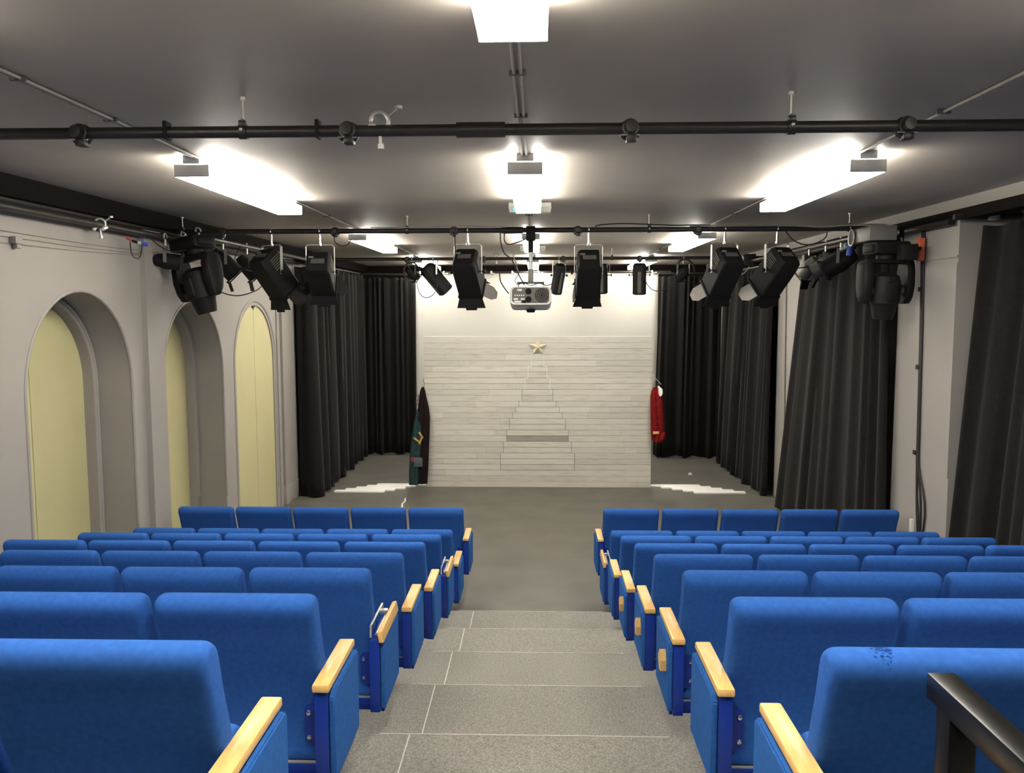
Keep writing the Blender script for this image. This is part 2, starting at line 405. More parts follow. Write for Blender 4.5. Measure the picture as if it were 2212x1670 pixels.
# ------------------------------------------------------------------ ceiling light fittings
LIGHTX = [(-2.03, 'left'), (-.07, 'middle'), (1.9, 'right')]
LIGHTY = [(.56, 2.53, 'nearest'), (4.93, 6.9, 'second'), (9.48, 11.6, 'third'), (14.05, 16.8, 'farthest')]
def make_light(L, label):
    t = thing('ceiling_light', label, 'ceiling light', group='linear ceiling lights')
    MB().b2(-.05, .05, .0, .10, -.045, 0, bev=.003).b2(-.05, .05, L-.1, L, -.045, 0, bev=.003).b2(-.028, .028, .1, L-.1, -.05, -.03).build('mounting_channel', 'endcap', t)
    df = MB().b2(-.1, .1, .012, L-.012, -.122, -.110, bev=.004).build('diffuser', 'lamp', t)
    MB().b2(-.099, .099, .012, L-.012, -.110, -.056).build('side_diffuser', 'lamp_side', t)
    MB().b2(-.098, .098, .012, L-.012, -.056, -.052).build('top_diffuser', 'lamp_top', t)
    for yy in (0, L-.012): MB().b2(-.102, .102, yy, yy+.012, -.12, -.05, bev=.002).build('end_cap', 'endcap', t)
    for yy in (L*.35, L*.68): MB().b2(-.02, .02, yy, yy+.09, -.03, 0, bev=.002).build('bracket', 'greymetal', t)
    return t
for (x, xn) in LIGHTX:
    for (y0, y1, yn) in LIGHTY:
        o = make_light(y1-y0, 'lit white linear ceiling light, %s in the %s column' % (yn, xn)); o.location = (x, y0, CEIL)

# ------------------------------------------------------------------ ceiling conduits, emergency lights
for (x, nm, two) in ((-2.0, 'left', 1), (-.075, 'middle', 1), (1.85, 'right', 0)):
    c = thing('ceiling_conduit', 'thin grey conduit on the ceiling feeding the %s column of lights' % nm, 'conduit', (x, 0, CEIL), group='ceiling conduits')
    tb = MB()
    for dx in ((-.012, .012) if two else (0,)): tb.cyl((dx, YF+.1, -.010), (dx, 14.1, -.010), .007, 10)
    tb.build('tube', 'conduit', c)
    for yy in (3.25, 3.95, 8.0, 12.6):
        MB().b2(-.032, .032, yy-.008, yy+.008, -.019, 0, bev=.003).build('saddle', 'darkgrey', c)
def emergency(loc, label):
    t = thing('emergency_light', label, 'emergency light', loc, group='emergency lights')
    MB().b2(-.18, .18, -.05, .05, -.04, 0, bev=.008).build('housing', 'whiteplastic', t)
    df = MB().loft([[(-.183, -.053, -.04), (.183, -.053, -.04), (.183, .053, -.04), (-.183, .053, -.04)], [(-.172, -.045, -.082), (.172, -.045, -.082), (.172, .045, -.082), (-.172, .045, -.082)]]).build('cover', 'clear', t)
    MB().b2(-.138, -.126, -.056, -.050, -.078, -.045).build('indicator_lamp', 'green', t)['label'] = 'green indicator lamp'
    MB().b2(-.12, .14, -.0545, -.0505, -.070, -.066).build('tube', 'whiteplastic', t)
emergency((-.06, 7.2, CEIL), 'white emergency light with green lamp behind the second middle ceiling light')
emergency((-.06, 12.0, CEIL), 'small white emergency light behind the projector pole and third middle light')

# ------------------------------------------------------------------ lighting bars
BZ = 3.485; R0 = .0245
def coupler(x, y, z, parent):
    c = MB().lathe([(.001, -.062), (.024, -.060), (.027, -.052), (.027, -.03), (.036, -.028), (.036, .03), (.02, .034)], (x, y, z), 'y', 20)
    c.tube([(x+.035*math.cos(a), y, z-.008+.035*math.sin(a)) for a in [PI*k/8 for k in range(17)]], .013, 8)
    c.box((x+.005, y-.01, z-.042), (.045, .05, .035), bev=.008)
    co = c.build('pipe_coupler', 'pipe', parent)
    MB().cyl((x-.04, y-.03, z-.03), (x+.04, y-.03, z-.032), .004, 8).build('bolt', 'chrome', co)
def hanger(x, y, z, parent):
    zc = CEIL-BZ
    h = MB().cyl((x, y, z+.02), (x, y, zc), .006, 8).lathe([(.001, 0), (.014, -.001), (.014, -.014), (.001, -.015)], (x, y, zc), 'z', 10)
    ho = h.build('hanger_rod', 'alu', parent)
    k = MB().cyl((x-.017, y, z), (x+.017, y, z), .031, 16).box((x, y-.01, z+.033), (.03, .025, .025), bev=.004)
    k.build('clamp', 'pipe', ho)
    MB().sphere((x, y-.032, z+.005), .010).sphere((x, y-.012, z+.045), .009).build('nut', 'chrome', ho)
for (y, lab, xs0, xs1, rods) in ((3.6, 'dark lighting bar across the ceiling nearest the camera', -3.5, 3.46, (-1.25, 1.06)),
                       (8.1, 'dark lighting bar across the ceiling carrying the projector and large spotlights', -3.55, 3.35, (-3.44, -1.25, 1.07, 2.96)),
                       (12.6, 'dark lighting bar farthest back over the stage', -3.4, 3.4, (-1.2, 1.118))):
    bo = thing('lighting_bar', lab, 'lighting bar', (0, y, BZ), group='cross lighting bars')
    MB().cyl((xs0, 0, 0), (xs1, 0, 0), R0, 20).build('pipe', 'pipe', bo)
    for x in (-1.95, -.80, .39, 1.53)+((-3.05,) if y == 8.1 else ()): coupler(x, 0, 0, bo)
    for x in rods: hanger(x, 0, 0, bo)
    if y < 10: MB().cyl((-.34, 0, 0), (-.135, 0, 0), .032, 20).build('sleeve', 'pipe', bo)
    for x in ((-.93, -1.58) if y == 3.6 else ()): MB().b2(x-.008, x+.008, -.03, .03, -.03, .045, bev=.003).build('cable_clip', 'black', bo)
def sidebar(pts, r, label):
    return tag(MB().tube(pts, r, 12).build('side_bar', 'pipe'), label, 'lighting bar', 'side bars along the walls')
sidebar([(-3.44, YF+.1, 3.40), (-3.44, 12.0, 3.40)], .026, 'thick dark pipe running along the top of the left wall')
sidebar([(-3.50, YF+.1, 3.462), (-3.50, 12.0, 3.462)], .013, 'thin dark conduit just above the pipe on the left wall')
sidebar([(3.40, 7.05, 3.435), (3.40, 12.2, 3.435)], .026, 'dark pipe running along the top of the right wall')
sidebar([(3.36, 6.92, 3.46), (3.9, 6.92, 3.468)], .024, 'short dark pipe above the nearest right curtain')
sidebar([(-3.20, 8.06, BZ-.06), (-3.20, 12.62, BZ-.06)], .0245, 'dark pipe carrying small lights between the two farther bars at left')
sidebar([(3.12, 8.06, BZ-.06), (3.12, 12.62, BZ-.06)], .0245, 'dark pipe carrying small lights between the two farther bars at right')
def hook_clamp(loc, s, label, rot=0, m='alu'):
    t = thing('hook_clamp', label, 'clamp', loc, rot, 'silver hook clamps')
    t.scale = (s, s, s)
    A = [math.radians(a) for a in range(-60, 215, 18)]
    MB().tube([(.036*math.cos(a), 0, .036*math.sin(a)) for a in A], .009, 8).box((-.035, 0, -.03), (.03, .03, .05), RY(.5), bev=.005).box((.03, 0, -.035), (.05, .03, .025), RY(-.5), bev=.005).build('hook', m, t)
    MB().cyl((.03, 0, .015), (.075, 0, .05), .005, 8).lathe([(.001, -.008), (.016, -.006), (.016, .006), (.001, .008)], (.078, 0, .053), 'z', 10).build('wing_bolt', m, t)
    MB().cyl((0, 0, -.03), (.004, 0, -.105), .007, 8).lathe([(.001, -.012), (.013, -.01), (.013, .01), (.001, .012)], (.004, 0, -.10), 'z', 8).build('spigot', m, t)
hook_clamp((-.667, 3.6, 3.525), 1.05, 'empty silver hook clamp on the nearest lighting bar')
hook_clamp((-.61, 12.6, 3.52), 1.0, 'empty silver hook clamp on the farthest lighting bar')
hook_clamp((-3.44, 6.55, 3.41), 1.05, 'silver hook clamp on the pipe along the left wall', .6)

# ------------------------------------------------------------------ stage lights
def clamp_part(mb, x=0, y=0, z=0):
    A = [math.radians(a) for a in range(-20, 201, 20)]
    mb.tube([(x, y+.031*math.cos(a), z+.031*math.sin(a)) for a in A], .008, 8)
def fresnel(x, y, pan, tilt, label, drop=.13, sc=1.0, doors=(.6, .6, .6, .6), flapmat='black'):
    t = thing('fresnel_spotlight', label, 'stage light', (x, y, BZ), 0, 'large spotlights on the second bar')
    cb = MB(); clamp_part(cb); cb.cyl((0, 0, -.025), (0, 0, -drop), .011, 10).lathe([(.001, -.01), (.017, -.008), (.017, .012), (.001, .014)], (0, 0, -drop), 'z', 10)
    cb.build('clamp', 'chrome', t)
    hw = .135*sc; zt = -drop; zp = zt-.26*sc
    rot = T(0, 0, 0) @ RZ(pan)
    yk = MB(); yk.xf = rot
    pts = [(-hw, 0, zp-.02), (-hw, 0, zt-.02), (-hw+.02, 0, zt), (hw-.02, 0, zt), (hw, 0, zt-.02), (hw, 0, zp-.02)]
    for a, b in zip(pts, pts[1:]):
        pa, pb = V(a), V(b); dv = (pb-pa); L = dv.length; ang = math.atan2(dv.x, dv.z)
        yk.box((pa+pb)/2, (.005, .03, L+.004), RY(ang))
    yk.build('yoke', 'alu', t)
    bx = T(0, 0, zp) @ RZ(pan) @ RX(-tilt)
    b = MB(); b.xf = bx
    W = .115*sc
    def sq(h, w2, yv, zoff=0, ch=.012):
        c = ch
        return [(-w2+c, yv, -h+zoff), (w2-c, yv, -h+zoff), (w2, yv, -h+c+zoff), (w2, yv, h-c+zoff), (w2-c, yv, h+zoff), (-w2+c, yv, h+zoff), (-w2, yv, h-c+zoff), (-w2, yv, -h+c+zoff)]
    b.loft([sq(W*.88, W*.80, -.20*sc), sq(W*1.02, W*.95, -.17*sc), sq(W*1.08, W, -.06*sc), sq(W*1.08, W, .22*sc), sq(W*1.0, W*.92, .23*sc)])
    bo = b.build('body', 'black', t)
    v = MB(); v.xf = bx
    for s in (-1, 1):
        for k in range(6): v.box((s*(W+.001), -.15*sc+k*.022*sc, .03*sc), (.006, .008, .12*sc))
    v.box((0, -.203*sc, .0), (W*1.1, .006, .05*sc)).build('vent_plate', 'darkgrey', bo)
    q = MB(); q.xf = bx; q.box((-W*.55, -.205*sc, W*.35), (.045, .012, .012)).build('maker_plate', 'alu', bo)
    kn = MB(); kn.xf = bx
    for s in (-1, 1): kn.cyl((s*W, 0, 0), (s*(hw+.03), 0, 0), .007, 8).lathe([(.001, -.012), (.022, -.010), (.022, .010), (.001, .012)], (s*(hw+.025), 0, 0), 'x', 12)
    kn.build('tilt_knob', 'black', t)
    ln = MB(); ln.xf = bx; ln.lathe([(.001, .245*sc), (W*.6, .238*sc), (W*.8, .226*sc), (W*.8, .215*sc)], (0, 0, 0), 'y', 20).build('lens', 'lens', t)
    bd = MB(); bd.xf = bx
    bd.box((0, .24*sc, W), (W*2.1, .02, .02)).box((0, .24*sc, -W), (W*2.1, .02, .02)).box((W, .24*sc, 0), (.02, .02, W*2.1)).box((-W, .24*sc, 0), (.02, .02, W*2.1))
    bdo = bd.build('barn_door_frame', 'black', t)
    for i, op in enumerate(doors):
        if op is None: continue
        fl = MB(); side = i in (2, 3)
        base = bx @ RY([0, PI, PI/2, -PI/2][i]) @ T(0, .25*sc, W) @ RX(op)
        fl.xf = base
        l = .125*sc if not side else .15*sc
        if side: P = [(-W*.75, 0), (W*.75, 0), (W*.75, l*.65), (W*.35, l), (-W*.35, l), (-W*.75, l*.65)]
        else: P = [(-W, 0), (W, 0), (W*1.25, l*.82), (W*.5, l*.82), (W*.46, l), (-W*.46, l), (-W*.5, l*.82), (-W*1.25, l*.82)]
        fl.loft([[(a, b2, -.002) for a, b2 in P], [(a, b2, .002) for a, b2 in P]])
        fl.build('barn_door', flapmat if side else 'black', bdo)
    return t
D2R = math.radians
fresnel(-2.574, 8.1, D2R(-32), D2R(50), 'large black spotlight leaning right, leftmost of the big ones on the bar', doors=(.45, .5, .3, .3))
fresnel(-2.10, 8.1, D2R(6), D2R(28), 'large black spotlight with wide barn doors above the left curtain', doors=(.3, .75, .8, .8))
fresnel(-.666, 8.1, D2R(-9), D2R(42), 'large black spotlight hanging left of the projector', flapmat='flap', doors=(.5, .6, .9, .05))
fresnel(.495, 8.1, D2R(0), D2R(40), 'large black spotlight hanging right of the projector', doors=(.3, .25, .15, .15), drop=.14)
fresnel(1.79, 8.1, D2R(15), D2R(45), 'large black spotlight with grey flap, inner of the pair at right', flapmat='flap', doors=(.3, .2, .5, .75))
fresnel(2.285, 8.1, D2R(25), D2R(45), 'large black spotlight with grey flap, outer of the pair at right', flapmat='flap', doors=(.3, .2, .5, .75))

def flood(loc, pan, tilt, label, w=.075, h=.085, L=.44, drop=.10, yoke=True, group='slim spotlights on the farthest bar', m='black', roll=0):
    t = thing('slim_spotlight', label, 'stage light', loc, 0, group)
    cb = MB(); clamp_part(cb); cb.cyl((0, 0, -.02), (0, 0, -drop), .010, 8); cb.build('clamp', 'alu', t)
    zp = -drop-.15
    yk = MB(); yk.xf = RZ(pan); hw = w+.03
    for s in (-1, 1): yk.box((s*hw, 0, (zp-drop)/2), (.004, .025, -zp-drop+.03))
    yk.box((0, 0, -drop), (hw*2, .025, .004)); yk.build('yoke', 'alu', t)
    bx = T(0, 0, zp) @ RZ(pan) @ RX(-tilt) @ RY(roll)
    b = MB(); b.xf = bx
    P = lambda k, yv: [(-w*k, yv, -h*k*.6), (-w*k*.6, yv, -h*k), (w*k*.6, yv, -h*k), (w*k, yv, -h*k*.6), (w*k, yv, h*k*.6), (w*k*.6, yv, h*k), (-w*k*.6, yv, h*k), (-w*k, yv, h*k*.6)]
    b.loft([P(.8, -L*.36), P(1, -L*.28), P(1, L*.6), P(.9, L*.62)]); bo = b.build('body', m, t)
    q = MB(); q.xf = bx; q.box((0, L*.2, -h-.003), (w*.5, L*.7, .006)).box((w*.55, -L*.1, h), (w*.5, L*.3, .012)).build('cooling_fin', 'darkgrey', bo)
    kn = MB(); kn.xf = bx
    for s in (-1, 1): kn.cyl((s*w, 0, 0), (s*(hw+.03), 0, 0), .006, 8).lathe([(.001, -.01), (.018, -.008), (.018, .008), (.001, .01)], (s*(hw+.025), 0, 0), 'x', 10)
    kn.build('tilt_knob', 'black', t)
    ln = MB(); ln.xf = bx; ln.lathe([(.001, L*.632), (w*.6, L*.626), (w*.65, L*.6)], (0, 0, 0), 'y', 16).build('lens', 'lens', t)
    return t
flood((-1.56, 12.6, BZ), D2R(-62), D2R(48), 'slim black spotlight tilted right on the farthest bar, left of the projector', w=.10, h=.11, L=.50)
flood((.33, 12.6, BZ), D2R(25), D2R(68), 'slim black spotlight close to the right side of the projector', L=.46)
flood((.97, 12.6, BZ), D2R(-6), D2R(70), 'slim black spotlight half hidden behind the big spotlight right of the projector', L=.44, w=.085)
flood((1.53, 12.6, BZ), D2R(-8), D2R(76), 'slim black spotlight hanging straight beside the right curtain edge', L=.46, w=.10, h=.1)

# small lights on the side bars
SG = 'small spotlights along the side walls'
def parcan(loc, pan, tilt, label, L=.26, r=.085, m='black', doors=True):
    t = thing('small_spotlight', label, 'stage light', loc, 0, SG)
    cb = MB(); clamp_part(cb, 0, 0, 0); cb.cyl((0, 0, -.02), (0, 0, -.09), .010, 8); cb.build('clamp', 'alu', t)
    zp = -.22
    yk = MB(); yk.xf = RZ(pan)
    for s in (-1, 1): yk.box((s*(r+.02), 0, -.16), (.004, .03, .15))
    yk.box((0, 0, -.09), (2*r+.044, .03, .004)).build('yoke', 'darkgrey', t)
    b = MB(); b.xf = T(0, 0, zp) @ RZ(pan) @ RX(-tilt)
    b.lathe([(.001, -L*.5), (r*.55, -L*.48), (r*.75, -L*.3), (r*.95, -L*.05), (r, .0), (r, L*.5), (r*.9, L*.5), (r*.85, L*.35), (.001, L*.33)], (0, 0, 0), 'y', 18)
    bo = b.build('body', m, t)
    g2 = MB(); g2.xf = T(0, 0, zp) @ RZ(pan) @ RX(-tilt)
    g2.box((0, L*.52, r*1.05), (2.1*r, .012, .01)).box((0, L*.52, -r*1.05), (2.1*r, .012, .01)).box((r*1.05, L*.52, 0), (.01, .012, 2.1*r)).box((-r*1.05, L*.52, 0), (.01, .012, 2.1*r))
    fo = g2.build('filter_frame', 'black', t)
    if doors:
        for s in (-1, 1):
            f2 = MB(); f2.xf = T(0, 0, zp) @ RZ(pan) @ RX(-tilt) @ T(0, L*.53, s*r) @ RX(s*.5)
            f2.box((0, .05, 0), (1.6*r, .10, .004)).build('barn_door', 'black', t)
    return t
parcan((-3.20, 8.5, BZ-.06), D2R(-60), D2R(45), 'small black flood light above the third arch, left of the leaning spotlight', L=.32, r=.10)
parcan((-3.20, 9.2, BZ-.06), D2R(-55), D2R(50), 'small black flood light half behind the leaning spotlight on the left', L=.28)
parcan((3.12, 9.75, BZ-.06), D2R(35), D2R(45), 'small grey spotlight on the right wall pipe, next to the pair of big spotlights', m='darkgrey')
parcan((3.12, 9.2, BZ-.06), D2R(62), D2R(35), 'small grey spotlight on the right wall pipe above the middle curtain', L=.3, m='darkgrey')
parcan((3.12, 8.75, BZ-.06), D2R(58), D2R(28), 'small dark spotlight on the right wall pipe nearest the right moving head', L=.34, r=.1, doors=False)
parcan((-1.88, 12.6, BZ), D2R(-50), D2R(40), 'small black spotlight at the edge of the left back curtain', r=.07, L=.2, doors=False)
parcan((2.18, 12.6, BZ), D2R(20), D2R(30), 'small black spotlight over the right back curtain', r=.08, L=.22, doors=False)

parcan((-3.42, 7.66, 3.40), D2R(-72), D2R(6), 'black spotlight lying level beside the base of the left moving head', r=.075, L=.26, doors=False)
# moving heads
def moving_head(loc, rz, tilt, lean, label, sc=1.0, clamps=True):
    t = thing('moving_head_light', label, 'stage light', loc, rz, 'moving head lights')
    t.rotation_euler = (lean[0], lean[1], rz); t.scale = (sc, sc, sc)
    MB().b2(-.17, .17, -.14, .14, -.17, -.05, bev=.025).b2(-.19, .19, -.10, .10, -.15, -.08, bev=.02).build('base', 'black', t)
    for s in ((-1, 1) if clamps else ()):
        cb = MB(); clamp_part(cb, s*.10, 0, 0); cb.cyl((s*.10, 0, -.02), (s*.10, 0, -.06), .012, 8)
        cb.build('clamp', 'alu', t)
    if not clamps: MB().b2(.13, .16, -.02, .02, -.06, .10, bev=.004).build('hanging_strap', 'black', t)
    MB().cyl((0, 0, -.17), (0, 0, -.215), .09, 20).build('pan_bearing', 'black', t)
    yk = MB().b2(-.20, .20, -.07, .07, -.255, -.21, bev=.02)
    for s in (-1, 1):
        P = [(-.075, -.22), (.075, -.22), (.10, -.32), (.10, -.46), (.07, -.58), (.035, -.63), (-.035, -.63), (-.07, -.58), (-.10, -.46), (-.10, -.32)]
        rr = []
        for xx, k in ((.165, .96), (.18, 1), (.225, .98), (.245, .86), (.252, .7)):
            rr.append([(s*xx, a*k, -.42+(b2+.42)*k) for a, b2 in P])
        yk.loft(rr)
    yk.build('yoke', 'black', t)
    hd = MB(); hd.xf = T(0, 0, -.50) @ RX(tilt)
    hd.lathe([(.001, .17), (.07, .165), (.12, .13), (.138, .06), (.14, -.06), (.135, -.12), (.116, -.14), (.098, -.24), (.088, -.275), (.085, -.265), (.001, -.26)], (0, 0, 0), 'z', 24)
    hd.box((0, .12, -.01), (.10, .06, .18), bev=.02).box((0, -.12, -.01), (.10, .06, .18), bev=.02)
    ho = hd.build('head', 'black', t)
    hl = MB(); hl.xf = T(0, 0, -.50) @ RX(tilt); hl.lathe([(.001, -.275), (.05, -.272), (.075, -.262), (.075, -.255)], (0, 0, 0), 'z', 20).build('lens', 'lens', ho)
    hb = MB(); hb.xf = T(0, 0, -.50) @ RX(tilt)
    for s in (-1, 1): hb.cyl((s*.13, 0, 0), (s*.17, 0, 0), .05, 16)
    hb.build('tilt_axle', 'darkgrey', t)
    return t
moving_head((3.16, 7.72, 3.375), D2R(6), D2R(4), (0, 0), 'black moving head light hanging upright at the right wall', .96, False)
moving_head((-3.30, 7.95, 3.46), D2R(-25), D2R(10), (0, D2R(-10)), 'black moving head light hanging at the left wall over the second arch')

# grey vented box on the right, with a ring on its side
M['boxgrey'] = mat('mid_grey_box', (.15, .145, .13), .5, var=.06, scale=20)
t = thing('dimmer_box', 'grey metal box with round ring on its side above the right moving head', 'box', (3.08, 7.6, 3.40))
MB().b2(-.12, .12, 0, .42, -.066, .066, bev=.005).build('housing', 'boxgrey', t)
MB().tube([(-.134, .40+.068*math.cos(2*PI*k/24), -.01+.075*math.sin(2*PI*k/24)) for k in range(24)], .008, 8, closed=True).build('ring', 'alu', t)
MB().lathe([(.001, -.002), (.067, -.002), (.067, .012), (.001, .012)], (-.132, .40, -.01), 'x', 24).build('fan_opening', 'black', t)
t = thing('junction_box', 'small black box hanging on the farthest bar between the right spotlights', 'box', (3.1, 12.4, 3.44))
MB().b2(-.085, .085, -.06, .06, -.09, .085, bev=.008).build('housing', 'black', t)
MB().b2(-.105, -.087, -.03, .03, -.08, .05, bev=.003).build('plug', 'whiteplastic', t)
t = thing('distribution_box', 'black power box beside the orange socket on the right wall', 'box', (3.265, 7.50, 3.26))
MB().b2(-.08, .06, -.06, .06, -.11, .03, bev=.01).build('housing', 'black', t)
MB().b2(.05, .125, .03, .085, -.02, .01, bev=.003).build('bracket', 'black', t)
t = thing('power_socket', 'orange socket block with white plugs on the near right pilaster', 'socket', (3.405, 7.6, 3.25))
MB().b2(-.02, .03, -.035, .035, -.10, .10, bev=.006).build('block', 'orange', t)
for zz in (.01, -.045): MB().b2(-.045, -.02, -.02, .02, zz-.016, zz+.016, bev=.003).build('plug', 'whiteplastic', t)
t = thing('cable_connector', 'blue and pale connector hanging left of the right moving head', 'connector', (3.10, 8.5, 3.325))
MB().cyl((.02, 0, .02), (.02, 0, .082), .006, 8).build('strap', 'cable', t)
MB().cyl((-.035, 0, .015), (.0, 0, .015), .022, 14).build('cap', 'lblue', t)
MB().cyl((.012, 0, -.07), (.028, 0, .03), .028, 14).build('body', 'bluep', t)
MB().cyl((-.075, 0, -.005), (-.036, 0, .008), .015, 12).build('plug', 'whiteplastic', t)
t = thing('cable_connector', 'blue, white and red connector on the left wall pipe', 'connector', (-3.38, 7.05, 3.31))
MB().cyl((.03, 0, -.02), (.075, .02, -.025), .016, 12).build('cap', 'bluep', t)
MB().cyl((.0, 0, -.01), (.028, 0, -.02), .014, 12).build('collar', 'whiteplastic', t)
MB().cyl((-.09, -.02, .03), (-.045, -.01, .005), .010, 10).build('tape', 'redp', t)
MB().cyl((-.045, -.01, .005), (0, 0, -.01), .012, 10).build('body', 'black', t)

# ------------------------------------------------------------------ projector on its pole
t = thing('projector_pole', 'silver and black drop pole holding the projector under the second bar', 'pole', (-.06, 8.1, BZ))
MB().b2(-.045, .045, -.05, .05, -.10, .035, bev=.008).cyl((0, 0, -.10), (0, 0, -.21), .026, 16).build('clamp', 'black', t)
MB().cyl((0, 0, -.20), (0, 0, -.41), .018, 16).build('inner_tube', 'alu', t)
MB().cyl((0, 0, -.37), (0, 0, -.49), .026, 16).build('lower_tube', 'greymetal', t)
MB().b2(-.13, .13, -.08, .08, -.51, -.492, bev=.003).build('plate', 'darkgrey', t)
for sx in (-.12, .12): MB().b2(sx-.004, sx+.004, -.06, .06, -.556, -.508).build('bracket_arm', 'darkgrey', t)
t = thing('projector', 'white projector with grey rear panel hanging above the stage backdrop', 'projector', (-.06, 8.05, 2.83))
def rrect(hx, hz, r, y, cz=0, n=5):
    out = []
    for (cx, cz2, a0) in ((hx-r, hz-r, 0), (-hx+r, hz-r, 90), (-hx+r, -hz+r, 180), (hx-r, -hz+r, 270)):
        for k in range(n+1):
            a = D2R(a0+90*k/n); out.append((cx+r*math.cos(a), y, cz+cz2+r*math.sin(a)))
    return out
MB().loft([rrect(.172, .072, .035, -.165, .030), rrect(.195, .084, .045, -.17, .028), rrect(.197, .087, .045, -.145, .026), rrect(.190, .108, .045, .02, -.002), rrect(.18, .100, .04, .17, -.008)]).build('shell', 'whiteplastic', t)
pan_o = MB().loft([rrect(.174, .072, .033, -.172, .030), rrect(.174, .072, .033, -.164, .030)]).build('rear_panel', 'darkgrey', t)
MB().cyl((0, .02, -.10), (0, .02, -.132), .05, 20, r2=.035).build('foot', 'black', t)
fan = MB(); fan.xf = T(0, 0, .030)
for (fx, fz, fr) in ((.105, .0, .062), (-.02, .037, .026), (-.02, -.037, .026)):
    for q in (1, .72, .42): fan.tube([(fx+fr*q*math.cos(2*PI*k/20), -.174, fz+fr*q*math.sin(2*PI*k/20)) for k in range(20)], .0035, 6, closed=True)
    for k in range(6): a = PI*k/6+.3; fan.tube([(fx-fr*math.cos(a), -.174, fz-fr*math.sin(a)), (fx+fr*math.cos(a), -.174, fz+fr*math.sin(a))], .002, 6)
fan.build('fan_grille', 'black', pan_o)
prt = MB(); prt.xf = T(0, 0, .030)
for (px, pz, pw, ph) in ((-.105, .05, .045, .018), (-.14, -.035, .04, .016), (-.075, -.035, .035, .016)): prt.box((px, -.174, pz), (pw, .005, ph), bev=.002)
for k in range(5): prt.cyl((-.145+k*.02, -.1775, .0), (-.145+k*.02, -.170, .0), .007, 10)
prt.build('port', 'whiteplastic', pan_o)
MB().box((-.122, -.174, -.030), (.065, .004, .018)).build('sticker', 'alu', pan_o)
MB().box((-.062, -.175, -.028), (.034, .006, .026), bev=.002).build('power_inlet', 'black', pan_o)

# ------------------------------------------------------------------ cables
def cable(pts, r, label, m='cable', n=6):
    return tag(MB().tube(smooth_path(pts, n), r, 6).build('cable', m), label, 'cable', 'loose cables')
y2 = 8.06
cable([(1.45, y2, 3.512), (1.9, y2, 3.517), (2.25, y2, 3.512), (2.45, y2, 3.51), (2.68, y2-.01, 3.497), (2.95, y2-.02, 3.512), (3.2, y2-.03, 3.515), (3.28, y2-.05, 3.50), (3.27, y2-.06, 3.43), (3.24, y2-.08, 3.40)], .008, 'pale grey cable snaking along the right end of the second bar', 'greycable')
cable([(.55, y2, 3.512), (.62, y2, 3.53), (.8, y2, 3.538), (1.0, y2, 3.533), (1.3, y2, 3.52), (1.55, y2, 3.522), (1.7, y2, 3.513)], .006, 'dark cable arching over the bar right of the projector')
cable([(-1.6, y2, 3.513), (-1.2, y2, 3.515), (-.9, y2, 3.522), (-.7, y2, 3.526), (-.5, y2, 3.518), (-.3, y2, 3.513)], .005, 'thin pale cable lying along the bar left of the projector', 'greycable')
cable([(2.35, y2, 3.46), (2.42, y2, 3.38), (2.52, y2, 3.335), (2.62, y2, 3.34), (2.72, y2, 3.39), (2.74, y2, 3.45)], .006, 'dark cable looping below the right end of the second bar')
cable([(-.35, 8.05, 3.47), (-.345, 8.04, 3.36), (-.31, 8.03, 3.26), (-.24, 8.02, 3.2), (-.17, 8.02, 3.05), (-.12, 8.02, 2.96)], .006, 'black cable falling from the bar to the projector, left of its pole')
cable([(-.31, 8.05, 3.47), (-.31, 8.03, 3.38), (-.27, 8.02, 3.345), (-.20, 8.02, 3.36), (-.13, 8.03, 3.385), (-.11, 8.05, 3.40)], .006, 'black cable loop beside the top of the projector pole')
cable([(-.25, 8.03, 3.30), (-.22, 8.02, 3.22), (-.18, 8.03, 3.08), (-.21, 8.02, 3.0), (-.17, 8.0, 2.95)], .005, 'pale cable hanging left of the projector pole', 'greycable')
cable([(-.36, 8.05, 3.08), (-.35, 8.04, 3.0), (-.31, 8.03, 2.93), (-.27, 8.0, 2.88)], .006, 'black cable curving to the left side of the projector')
cable([(-.17, 8.0, 2.965), (-.13, 7.99, 2.985), (-.06, 7.98, 2.955), (.02, 7.98, 2.975), (.09, 7.98, 2.955), (.14, 8.0, 2.97)], .005, 'black cables bunched on top of the projector')
cable([(-.79, 8.06, 3.45), (-.785, 8.05, 3.3), (-.79, 8.05, 3.1), (-.78, 8.05, 3.0)], .006, 'black cable hanging left of the spotlight beside the projector')
cable([(-1.95, 8.06, 3.45), (-1.94, 8.04, 3.38), (-1.88, 8.04, 3.34), (-1.82, 8.04, 3.35), (-1.79, 8.06, 3.40)], .005, 'thin black cable loop right of the barn door spotlight')
cable([(-1.75, 12.5, 3.33), (-1.83, 12.5, 3.42), (-1.95, 12.5, 3.40), (-1.99, 12.5, 3.28), (-1.93, 12.5, 3.17), (-1.85, 12.5, 3.16)], .012, 'thick black cable hoop at the top of the left back curtain')
cable([(-1.80, 12.5, 3.15), (-1.76, 12.5, 2.98), (-1.68, 12.5, 2.91), (-1.58, 12.5, 2.93), (-1.50, 12.52, 3.05), (-1.49, 12.56, 3.3), (-1.49, 12.58, 3.47)], .006, 'thin black cable sagging in front of the white backcloth')
cable([(2.08, 12.5, 3.3), (2.1, 12.5, 3.42), (2.2, 12.5, 3.46), (2.29, 12.5, 3.40), (2.33, 12.5, 3.27)], .014, 'thick black cable hoop over the right back curtain')
cable([(1.58, 12.5, 3.25), (1.63, 12.5, 3.1), (1.72, 12.5, 3.01), (1.83, 12.5, 3.0), (1.98, 12.5, 3.08), (2.1, 12.5, 3.2)], .006, 'thin black cable sagging across the right curtain edge')
cable([(-3.40, 7.28, 3.38), (-3.36, 7.4, 3.3), (-3.32, 7.6, 3.26), (-3.28, 7.78, 3.29)], .006, 'black cable drooping to the left moving head')
